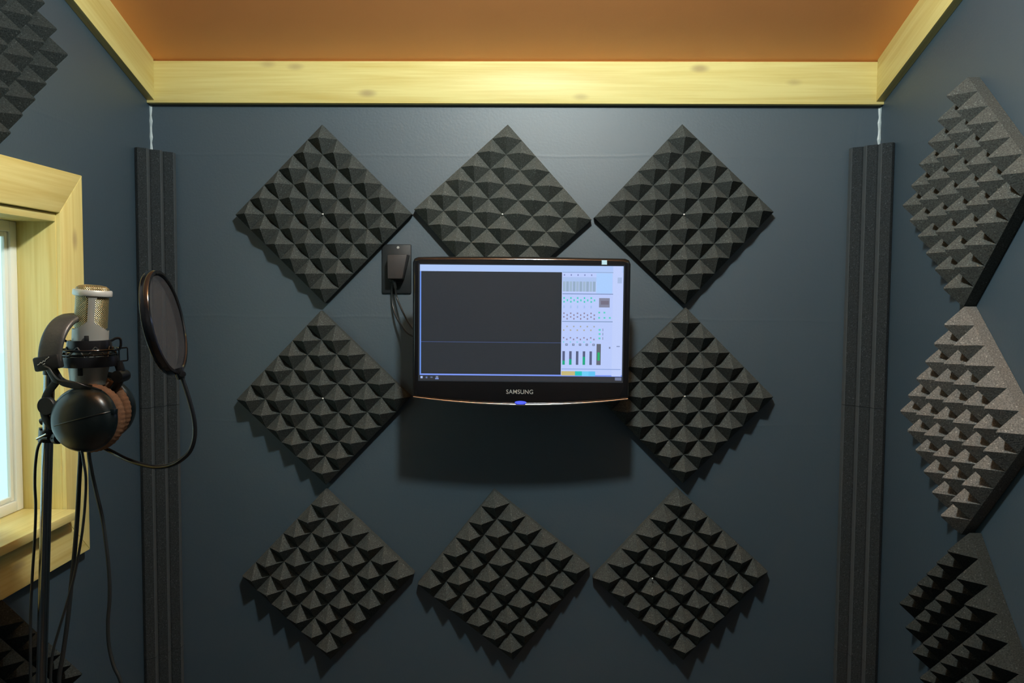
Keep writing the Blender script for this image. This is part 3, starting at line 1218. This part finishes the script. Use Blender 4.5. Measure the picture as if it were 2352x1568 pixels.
# ------------------------------------------------------------------ microphone stand
p_top = atn(114, 842)
p_low = atn(95, 1568)
dirp = (p_low - p_top).normalized()
p_floor = p_top + dirp * ((p_top.z - 0.03) / -dirp.z)
stand = empty('microphone_stand', (p_floor.x, p_floor.y, 0))
tag(stand, 'slim dark chrome microphone stand in front of the window', 'microphone stand')
p_mid = p_top + dirp * 0.72
MB().tube([p_top, p_mid], 0.0078, 20).build('upper_tube', M_DARKCHROME, stand, smooth=60)
MB().tube([p_mid + dirp * -0.02, p_floor], 0.0105, 20).build('lower_tube', M_DARKCHROME, stand, smooth=60)
MB().lathe([(0.0108, -0.03), (0.0165, -0.028), (0.0175, 0.0), (0.0165, 0.028), (0.0108, 0.03)], basis(p_mid, dirp), 20, close=True).build(
    'clutch', M_BLACK, stand, smooth=50)
MB().lathe([(0, 0), (0.115, 0), (0.12, 0.006), (0.118, 0.014), (0.04, 0.026), (0.018, 0.045), (0.0107, 0.045), (0, 0.045)],
           Matrix.Translation((p_floor.x, p_floor.y, 0.0)), 48).build('base', M_BLACK, stand, smooth=40)
MB().tube([p_top + dirp * -0.004, p_top + dirp * 0.012], 0.0092, 16).build('end_cap', M_BLACK, stand, smooth=50)
bar_a = atn(111, 962)
bar_b = atn(205, 922)
mm = MB()
mm.tube([bar_a - (bar_b - bar_a).normalized() * 0.012, bar_b + (bar_b - bar_a).normalized() * 0.004], 0.0055, 14)
mm.tube([bar_b, bar_b + Vector((0, 0, 0.012))], 0.0075, 14)
mm.build('side_arm', M_BLACK, stand, smooth=50)

# ------------------------------------------------------------------ microphone
mb = atn(202, 880)
mt_ = atn(214, 645)
ax = (mt_ - mb).normalized()
MM = basis(mb, ax, -NV)                      # local x points to the camera side
k_ = 0.000632
H = lambda y: (880 - y) * k_
mic = empty('condenser_microphone', mb)
tag(mic, 'silver condenser microphone with gold mesh windows held in a black shock mount', 'microphone')
# body shell with two grille windows, posts facing the viewer and away
RB = 0.0253
NS = 96
mm = MB()
hs = [0.0, H(833), H(832), H(800), H(778)] + [H(770 - 2.5 * k) for k in range(0, 43)]
rad = [0.0245, 0.0288, 0.0262, RB, RB] + [RB] * 43
post0 = math.radians(31)


def dpost(a):
    d = (a - post0 + math.pi) % (2 * math.pi) - math.pi
    return min(abs(d), math.pi - abs(d))


rings = []
for h, r in zip(hs, rad):
    rings.append([mm.bm.verts.new((r * math.cos(2 * math.pi * k / NS), r * math.sin(2 * math.pi * k / NS), h)) for k in range(NS)])
win_top = H(669)
for i in range(len(hs) - 1):
    for k in range(NS):
        a = 2 * math.pi * (k + .5) / NS
        dp = dpost(a)
        hm = (hs[i] + hs[i + 1]) / 2
        low = H(728) - 0.014 * min(1, max(0, (dp - 0.20)) / 0.9) ** 0.7
        e = 0.20
        # rounded upper corner of each window
        if hm > win_top - 0.006:
            e += 0.12 * ((hm - (win_top - 0.006)) / 0.006) ** 2
        if hm > low and hm < win_top and dp > e:
            continue
        mm.bm.faces.new((rings[i][k], rings[i][(k + 1) % NS], rings[i + 1][(k + 1) % NS], rings[i + 1][k]))
mm.bm.faces.new(rings[0][::-1])
bmesh.ops.solidify(mm.bm, geom=mm.bm.faces[:], thickness=0.0011)
bmesh.ops.recalc_face_normals(mm.bm, faces=mm.bm.faces[:])
body = mm.build('body', M_SILVER, mic, M=MM, smooth=45)
MB().lathe([(0.0231, H(745)), (0.0231, H(662))], Matrix(), 64, uv=True).build('grille', M_GRILLE, mic, M=MM, smooth=60)
MB().lathe([(0.0252, H(669)), (0.0268, H(668.5)), (0.0273, H(667)), (0.0273, H(658)), (0.0266, H(655)), (0.0240, H(654.5)), (0.0236, H(660))],
           Matrix(), 64).build('top_ring', M_SILVER, mic, M=MM, smooth=40)
MB().lathe([(0.0238, H(656)), (0.0226, H(650)), (0.0185, H(645.5)), (0.010, H(643)), (0, H(642.4))], Matrix(), 64, uv=True).build(
    'top_grille', M_GRILLE, mic, M=MM, smooth=60)
MB().lathe([(0.0, H(735)), (0.017, H(735)), (0.017, H(675)), (0.0, H(675))], Matrix(), 24).build('capsule', M_MATBLACK, mic, M=MM, smooth=40)

# ------------------------------------------------------------------ shock mount
sm = empty('shock_mount', MM @ Vector((0, 0, H(845))))
tag(sm, 'black spider shock mount with wire loops around the silver microphone', 'shock mount')
tilt = MM @ Matrix.Translation((0, 0, H(800))) @ Matrix.Rotation(math.radians(5), 4, 'X')
mm = MB()
mm.lathe([(0.0268, -0.0005), (0.0305, -0.0005), (0.0312, 0.008), (0.0305, 0.0155), (0.0268, 0.0155)], Matrix(), 48, close=True)
mm.build('inner_ring', M_BLACK, sm, M=tilt, smooth=40)


def circle(r, h, n=48, wob=0.0):
    return [Vector((r * math.cos(2 * math.pi * k / n), r * math.sin(2 * math.pi * k / n), h)) for k in range(n)]


MB().tube(circle(0.0415, 0.001), 0.0019, 8, closed=True).build('wire_hoop', M_GLOSSBLACK, sm, M=tilt, smooth=60)
MB().tube(circle(0.0375, -0.006), 0.0014, 8, closed=True).build('wire_hoop', M_GLOSSBLACK, sm, M=tilt, smooth=60)
mm = MB()
mm.lathe([(0.0355, -0.024), (0.0400, -0.024), (0.0412, -0.016), (0.0405, -0.0085), (0.0355, -0.0085)], Matrix(), 48, close=True)
mm.build('outer_ring', M_BLACK, sm, M=tilt, smooth=40)
# rectangular wire loops that carry the elastic bands
for adeg in (112, 196, 240, 296):
    a = math.radians(adeg)
    er = Vector((math.cos(a), math.sin(a), 0))
    et = Vector((-math.sin(a), math.cos(a), 0))
    r0 = 0.0405
    loop = [er * r0 + Vector((0, 0, 0.002)), er * (r0 + 0.012) + Vector((0, 0, 0.003)),
            er * (r0 + 0.012) + Vector((0, 0, -0.017)), er * r0 + Vector((0, 0, -0.018))]
    mm = MB()
    pth = []
    for i in range(4):
        p, qn = loop[i], loop[(i + 1) % 4]
        for t in (0.06, 0.5, 0.94):
            pth.append(p.lerp(qn, t))
    mm.tube(pth, 0.0011, 6, closed=True)
    # short hook above, on the inner ring
    hk = [er * 0.0305 + Vector((0, 0, 0.014)), er * 0.037 + Vector((0, 0, 0.0175)), er * 0.0425 + Vector((0, 0, 0.0165)),
          er * 0.0435 + Vector((0, 0, 0.008)), er * 0.0415 + Vector((0, 0, 0.001))]
    mm.tube(spline(hk, 4), 0.0019, 6)
    mm.build('wire_loop', M_BLACK, sm, M=tilt, smooth=50)
mm = MB()
for k in range(8):
    a0_, a1_ = 2 * math.pi * k / 8, 2 * math.pi * (k + .5) / 8
    mm.tube([(0.0312 * math.cos(a0_), 0.0312 * math.sin(a0_), 0.006), (0.0395 * math.cos(a1_), 0.0395 * math.sin(a1_), -0.010)], 0.0012, 6)
    mm.tube([(0.0312 * math.cos(a1_ + .39), 0.0312 * math.sin(a1_ + .39), 0.006), (0.0395 * math.cos(a1_), 0.0395 * math.sin(a1_), -0.010)], 0.0012, 6)
mm.build('elastic_band', M_RUBBER, sm, M=tilt, smooth=50)
# two clips gripping the microphone
mm = MB()
mm.box(0.0272, 0.0300, -0.0032, 0.0032, 0.014, 0.0235, 0.0008)
mm.build('clip', M_MATBLACK, sm, M=tilt @ Matrix.Rotation(math.radians(24), 4, 'Z'), smooth=40)
mm = MB()
mm.box(0.0300, 0.0330, -0.0035, 0.0035, -0.036, -0.024, 0.0008)
mm.box(0.0320, 0.0360, -0.0035, 0.0035, -0.0245, -0.018, 0.0008)
mm.build('clip', M_MATBLACK, sm, M=tilt @ Matrix.Rotation(math.radians(6), 4, 'Z'), smooth=40)
# swivel bracket down to the side arm
s0 = tilt @ Vector((-0.010, 0.0385, -0.018))
s1 = tilt @ Vector((-0.010, 0.0425, -0.040))
mm = MB()
mm.tube(spline([s0, s1, s1.lerp(bar_b, 0.6) + Vector((0.006, 0.004, -0.006)), bar_b + Vector((0, 0, 0.008))], 6), 0.0065, 12)
mm.lathe([(0, -0.012), (0.009, -0.012), (0.010, 0), (0.009, 0.012), (0, 0.012)], basis(s1, NV), 18)
mm.build('swivel', M_BLACK, sm, smooth=50)

# ------------------------------------------------------------------ pop filter on its gooseneck
pc = at(388, 739, -0.8445)                                # centre of the front rim
mdir = (at(414, 858, -0.8445) - at(361, 620, -0.8445)).normalized()   # long axis of the oval
pv = (pc - CAMP).normalized()
mdir = (mdir - pv * mdir.dot(pv)).normalized()
across = pv.cross(mdir).normalized()
if across.x < 0:
    across = -across
pn = (across * 0.957 - pv * 0.29).normalized()          # the face turns right and a little to the camera
pm = basis(pc, pn, -mdir)
clampP = atn(113, 1000)
pop = empty('pop_filter', clampP)
tag(pop, 'round black mesh pop filter on a gooseneck right of the microphone', 'pop filter')
PR = 0.0765
MB().lathe([(PR - 0.005, -0.0125), (PR, -0.0130), (PR + 0.0012, -0.0115), (PR + 0.0012, -0.0015), (PR, 0.0), (PR - 0.004, 0.0004), (PR - 0.0055, -0.001)],
           Matrix(), 72, close=True).build('hoop', M_GLOSSBLACK, pop, M=pm, smooth=40)
MB().lathe([(PR - 0.005, -0.003), (0, -0.003)], Matrix(), 48).build('front_mesh', M_NYLON, pop, M=pm, smooth=60)
MB().lathe([(PR - 0.005, -0.011), (0, -0.011)], Matrix(), 48).build('rear_mesh', M_NYLON, pop, M=pm, smooth=60)
bot = at(414, 855, -0.8445)
mm = MB()
mm.tube([bot - Vector((0.003, 0, -0.006)) , bot + Vector((0.0015, 0, -0.010))], [0.0078, 0.0055], 14)
kn = bot + Vector((0.006, -0.006, -0.002))
mm.lathe([(0, -0.004), (0.0045, -0.004), (0.005, 0.0), (0.0042, 0.004), (0, 0.0045)], basis(kn, (0.5, -0.85, 0.1)), 14)
mm.build('neck_joint', M_GLOSSBLACK, pop, smooth=50)
vis = [(416, 862), (424, 884), (436, 922), (446, 965), (447, 1003), (437, 1035), (416, 1056), (388, 1069), (355, 1072), (318, 1064), (286, 1052), (255, 1036)]
gn = []
for i, (px, py) in enumerate(vis):
    t = i / (len(vis) - 1)
    A, Bp = at(px, py, -0.8445), atn(px, py)
    gn.append(A.lerp(Bp, max(0, (t - 0.55) / 0.45)))
gn += [atn(225, 1022, -0.004), atn(185, 1010, -0.004), atn(150, 1004, -0.003), atn(124, 1000)]
gpts = spline(gn, 8)
MB().tube(gpts, 0.0032, 12).build('gooseneck', M_GLOSSBLACK, pop, smooth=60)
mm = MB()
MB_ = basis(clampP, dirp)
mm.lathe([(0.0080, -0.009), (0.0135, -0.009), (0.0140, 0.0), (0.0135, 0.009), (0.0080, 0.009)], MB_, 20, close=True)
kd = (WV - NV * 0.5).normalized()
kp = clampP + kd * 0.012 + Vector((0, 0, -0.002))
mm.lathe([(0, 0.0), (0.0035, 0.0), (0.0035, 0.004), (0.0085, 0.004), (0.0092, 0.008), (0.0085, 0.014), (0, 0.015)], basis(kp, kd), 16)
mm.tube([clampP - WV * 0.010 + Vector((0, 0, 0.012)), clampP - WV * 0.012 + Vector((0, 0, -0.010))], 0.0055, 10)
clamp = mm.build('clamp', M_BLACK, pop, smooth=45)
mm = MB()
mm.tube([clampP - NV * 0.0150 + WV * -0.010 + Vector((0, 0, -0.003)), clampP - NV * 0.0155 + WV * 0.006 + Vector((0, 0, 0.005))], 0.0018, 8)
mm.build('clamp_screw', M_CHROME, clamp, smooth=50)

# ------------------------------------------------------------------ headphones
hp_c1 = atn(200, 961, -0.031)
hp = empty('headphones', hp_c1 + NV * 0.031)
tag(hp, 'black headphones with tan velour ear pads hanging on the microphone stand', 'headphones')
DOME = [(0.0470, 0.0), (0.0488, 0.002), (0.0490, 0.007), (0.0478, 0.013), (0.0450, 0.0190), (0.0400, 0.0245), (0.0320, 0.0290), (0.022, 0.0320), (0.011, 0.0335), (0, 0.034)]


def dome_z(r):
    for (r0, z0), (r1, z1) in zip(DOME, DOME[1:]):
        if r1 <= r <= r0 and z1 > 0.006:
            return z0 + (z1 - z0) * (r0 - r) / (r0 - r1 + 1e-9)
    return 0.034


def ear(sign):
    """sign -1: the cup nearest the camera; +1: the far one."""
    c = hp_c1 + (NV * 0.062 - WV * 0.013 if sign > 0 else Vector())
    if sign > 0:
        c = c + Vector((0, 0, 0.006))
    out = (NV * sign + Vector((0, 0, 0.06))).normalized()
    Mc = basis(c, out, Vector((0, 0, 1)))
    cup = MB().lathe([(0.0, -0.001), (0.046, -0.001)] + DOME, Matrix(), 64).build('ear_cup', M_CUP, hp, M=Mc, smooth=35)
    mm = MB()
    pts = []
    for k in range(25):
        u = -0.0465 + 0.080 * k / 24
        # a low rib crossing the dome, rising to the right
        px_, py_ = u, -0.002 + 0.0
        r = math.hypot(px_, py_)
        pts.append(Vector((-px_ * math.sin(math.radians(15)) * sign * -1 + 0.0, px_ * math.cos(math.radians(15)), dome_z(min(r, 0.0489)) + 0.0004)))
    mm.tube(pts, 0.0011, 8)
    e0 = pts[0]
    mm.box(e0.x - 0.004, e0.x + 0.004, e0.y - 0.005, e0.y + 0.012, 0.004, 0.0115 + 0.004, 0.001)
    mm.build('cup_rib', M_CUP, cup, M=Mc, smooth=40)
    # pleated velour pad
    mm = MB()
    seg, ns = 160, 14
    rg = []
    for k in range(seg):
        a = 2 * math.pi * k / seg
        ring = []
        for j in range(ns):
            b = 2 * math.pi * j / ns
            f = 1 + 0.055 * math.sin(a * 44) * max(0.0, math.cos(b)) + 0.02 * math.sin(a * 5)
            rr = 0.0395 + 0.0118 * math.copysign(abs(math.cos(b)) ** 0.75, math.cos(b)) * f
            zz = -0.0110 + 0.0100 * math.copysign(abs(math.sin(b)) ** 0.75, math.sin(b))
            ring.append(mm.bm.verts.new((rr * math.cos(a), rr * math.sin(a), zz)))
        rg.append(ring)
    for k in range(seg):
        for j in range(ns):
            mm.bm.faces.new((rg[k][j], rg[(k + 1) % seg][j], rg[(k + 1) % seg][(j + 1) % ns], rg[k][(j + 1) % ns]))
    bmesh.ops.recalc_face_normals(mm.bm, faces=mm.bm.faces[:])
    p = mm.build('ear_pad', M_VELOUR, hp, M=Mc, smooth=60)
    p['label'] = 'tan pleated velour ear pad'
    return c


c1 = ear(-1)
c2 = ear(1)


def wz(px, py, s=-0.045):
    """Photo point on the near cup's plane, as headphone coordinates across and up."""
    P_ = atn(px, py, s)
    return P_.dot(WV), P_.z


def hpos(w, z, s):
    return WV * w + NV * (GAP + s) + Vector((0, 0, z))


S0 = 0.052
for sign in (-1, 1):
    s = sign * S0
    dz = 0.006 if sign > 0 else 0.0
    dw = 0.0
    yk = [(206, 893), (190, 888), (168, 884), (148, 879), (134, 872), (123, 884), (111, 900), (104, 916), (100, 935), (103, 955), (112, 972), (120, 982)]
    pts = [hpos(*wz(*p), s * (0.86 if 0 < i < len(yk) - 1 else 0.80)) + Vector((0, 0, dz)) for i, p in enumerate(yk)]
    mm = MB()
    mm.tube(spline(pts, 5), 0.0056, 12, flat=(NV, 0.0032))
    stem = [hpos(*wz(136, 878), s * 0.86), hpos(*wz(130, 862), s * 0.92), hpos(*wz(124, 842), s), hpos(*wz(121, 826), s)]
    mm.tube(spline(stem, 5), 0.0034, 12, flat=(WV, 0.0085))
    # hinge lobe at the side of the cup
    lw, lz = wz(108, 932)
    mm.lathe([(0, -0.0045), (0.0125, -0.0045), (0.014, -0.002), (0.014, 0.002), (0.0125, 0.0045), (0, 0.0045)], basis(hpos(lw, lz, s * 0.86), NV), 28)
    mm.build('yoke', M_MATBLACK, hp, smooth=45)
# padded band: an arch from the near yoke over to the far one
w0, z0 = wz(117, 828, -0.058)
_, z1 = wz(160, 727, 0.0)
arc = []
for k in range(29):
    t = math.pi * k / 28
    wob = 0.006 * math.sin(t)
    sx = -math.copysign(abs(math.cos(t)) ** 0.9, math.cos(t)) * (S0 + 0.006)
    arc.append(hpos(w0 - 0.002 + wob, z0 + (z1 - z0) * math.sin(t) ** 0.82, sx))
mm = MB()
mm.tube(arc, [0.0035 + 0.0022 * math.sin(math.pi * min(1, max(0, (k - 1) / 26))) for k in range(29)], 18, flat=(WV, 0.0178))
hb = mm.build('headband', M_LEATHER, hp, smooth=70)
hb['label'] = 'worn padded black headband'
for sign in (-1, 1):
    cpt = hpos(w0 - 0.004, z0 - 0.002, sign * (S0 + 0.006))
    Ms = Matrix(((WV.x, NV.x, 0, cpt.x), (WV.y, NV.y, 0, cpt.y), (0, 0, 1, cpt.z), (0, 0, 0, 1))) @ Matrix.Rotation(math.radians(-10 * sign * -1), 4, 'Y')
    mm = MB()
    mm.box(-0.0195, 0.0195, -0.0070, 0.0070, -0.0115, 0.0095, 0.003)
    sl = mm.build('slider', M_MATBLACK, hp, M=Ms, smooth=40)
    if sign < 0:
        mm = MB()
        zz = [(-0.012, -0.002), (-0.009, -0.0010), (-0.007, 0.0006), (-0.0045, 0.0000), (-0.0025, 0.0022), (0.0, 0.0016), (0.002, 0.0040), (0.0045, 0.0048), (0.007, 0.0068)]
        mm.tube(spline([(a, -0.0074, b) for a, b in zz], 4), 0.0007, 6)
        mm.tube([(-0.004, -0.0074, -0.0028), (-0.001, -0.0074, -0.0016)], 0.0007, 6)
        em = mm.build('emblem', M_GREYINK, sl, M=Ms, smooth=40)
        em['label'] = 'small pale script emblem'
# thin wire from the slider across to the cup, and wire loops
mm = MB()
q = [hpos(*wz(122, 837), -S0 - 0.014), hpos(*wz(133, 842), -S0 - 0.014), hpos(*wz(145, 856), -S0 - 0.016), hpos(*wz(160, 868), -S0 - 0.018),
     hpos(*wz(178, 871), -S0 - 0.018), hpos(*wz(198, 874), -S0 - 0.018), hpos(*wz(214, 882), -S0 - 0.014), hpos(*wz(232, 896), -0.044)]
mm.tube(spline(q, 6), 0.0011, 8)
mm.build('bridge_wire', M_RUBBER, hp, smooth=60)
# headphone cord
mm = MB()
hc = [atn(187, 1030, -0.05), atn(192, 1060, -0.05), atn(197, 1095, -0.05), atn(195, 1160, -0.045), atn(189, 1220, -0.04), atn(181, 1270, -0.03), atn(170, 1325, -0.025), atn(152, 1390, -0.025),
      atn(134, 1450, -0.025), atn(121, 1500, -0.025), atn(116, 1568, -0.025)]
e = hc[-1]
hc += [e + Vector((0.0, -0.01, -0.3)), e + Vector((0.03, -0.05, -0.7)), Vector((e.x + 0.06, e.y - 0.12, 0.02)), Vector((e.x + 0.12, e.y - 0.25, 0.004)), Vector((e.x + 0.2, e.y - 0.4, 0.004))]
mm.tube(spline(hc, 7), 0.0021, 8)
mm.build('cord', M_RUBBER, hp, smooth=60)


# ------------------------------------------------------------------ loose cables
def cable(name, pts, r, label, tail, cat='cable'):
    e_ = pts[-1]
    pts = pts + [e_ + Vector((tail[0] * 0.05, tail[1] * 0.05, -0.3)), e_ + Vector((tail[0] * 0.2, tail[1] * 0.2, -0.65)),
                 Vector((e_.x + tail[0] * 0.5, e_.y + tail[1] * 0.5, 0.03)), Vector((e_.x + tail[0] * 0.8, e_.y + tail[1] * 0.8, r)),
                 Vector((e_.x + tail[0] * 1.3, e_.y + tail[1] * 1.3, r))]
    mm_ = MB()
    mm_.tube(spline(pts, 7), r, 10)
    o_ = mm_.build(name, M_RUBBER, origin=pts[0], smooth=60)
    tag(o_, label, cat, 'cables hanging by the microphone stand')
    return o_


cable('cable', [MM @ Vector((0.0, 0.012, -0.002)), atn(224, 925, 0.0035), atn(214, 985, 0.0035), atn(204, 1035, 0.0035), atn(210, 1080, 0.0), atn(221, 1130, 0.0),
                atn(234, 1185, 0.0), atn(244, 1250, 0.0), atn(251, 1320, 0.0), atn(252, 1375, 0.0), atn(248, 1430, 0.0), atn(251, 1485, 0.0), atn(262, 1530, 0.0), atn(278, 1568, 0.0)],
      0.0029, 'black microphone cable hanging down to the right, in front of the dark wall', (0.2, -0.1))
cable('cable', [atn(184, 1016, 0.004), atn(185, 1040, 0.006), atn(182, 1100, 0.005), atn(178, 1180, 0.01), atn(172, 1260, 0.01), atn(165, 1330, 0.01), atn(156, 1420, 0.01),
                atn(145, 1500, 0.01), atn(135, 1568, 0.01)],
      0.0034, 'thick black cable hanging straight below the ear cup, crossing the thin headphone cord', (0.1, 0.1))
cable('cable', [atn(110, 1006, -0.019), atn(98, 1008, -0.018), atn(88, 1025, -0.016), atn(82, 1060, -0.014), atn(80, 1110, -0.012), atn(82, 1160, -0.012), atn(80, 1230, -0.012), atn(75, 1310, -0.012),
                atn(71, 1390, -0.012), atn(70, 1450, -0.012), atn(70, 1568, -0.012)],
      0.0021, 'thin black cable looping out left of the microphone stand tube', (-0.05, -0.12))
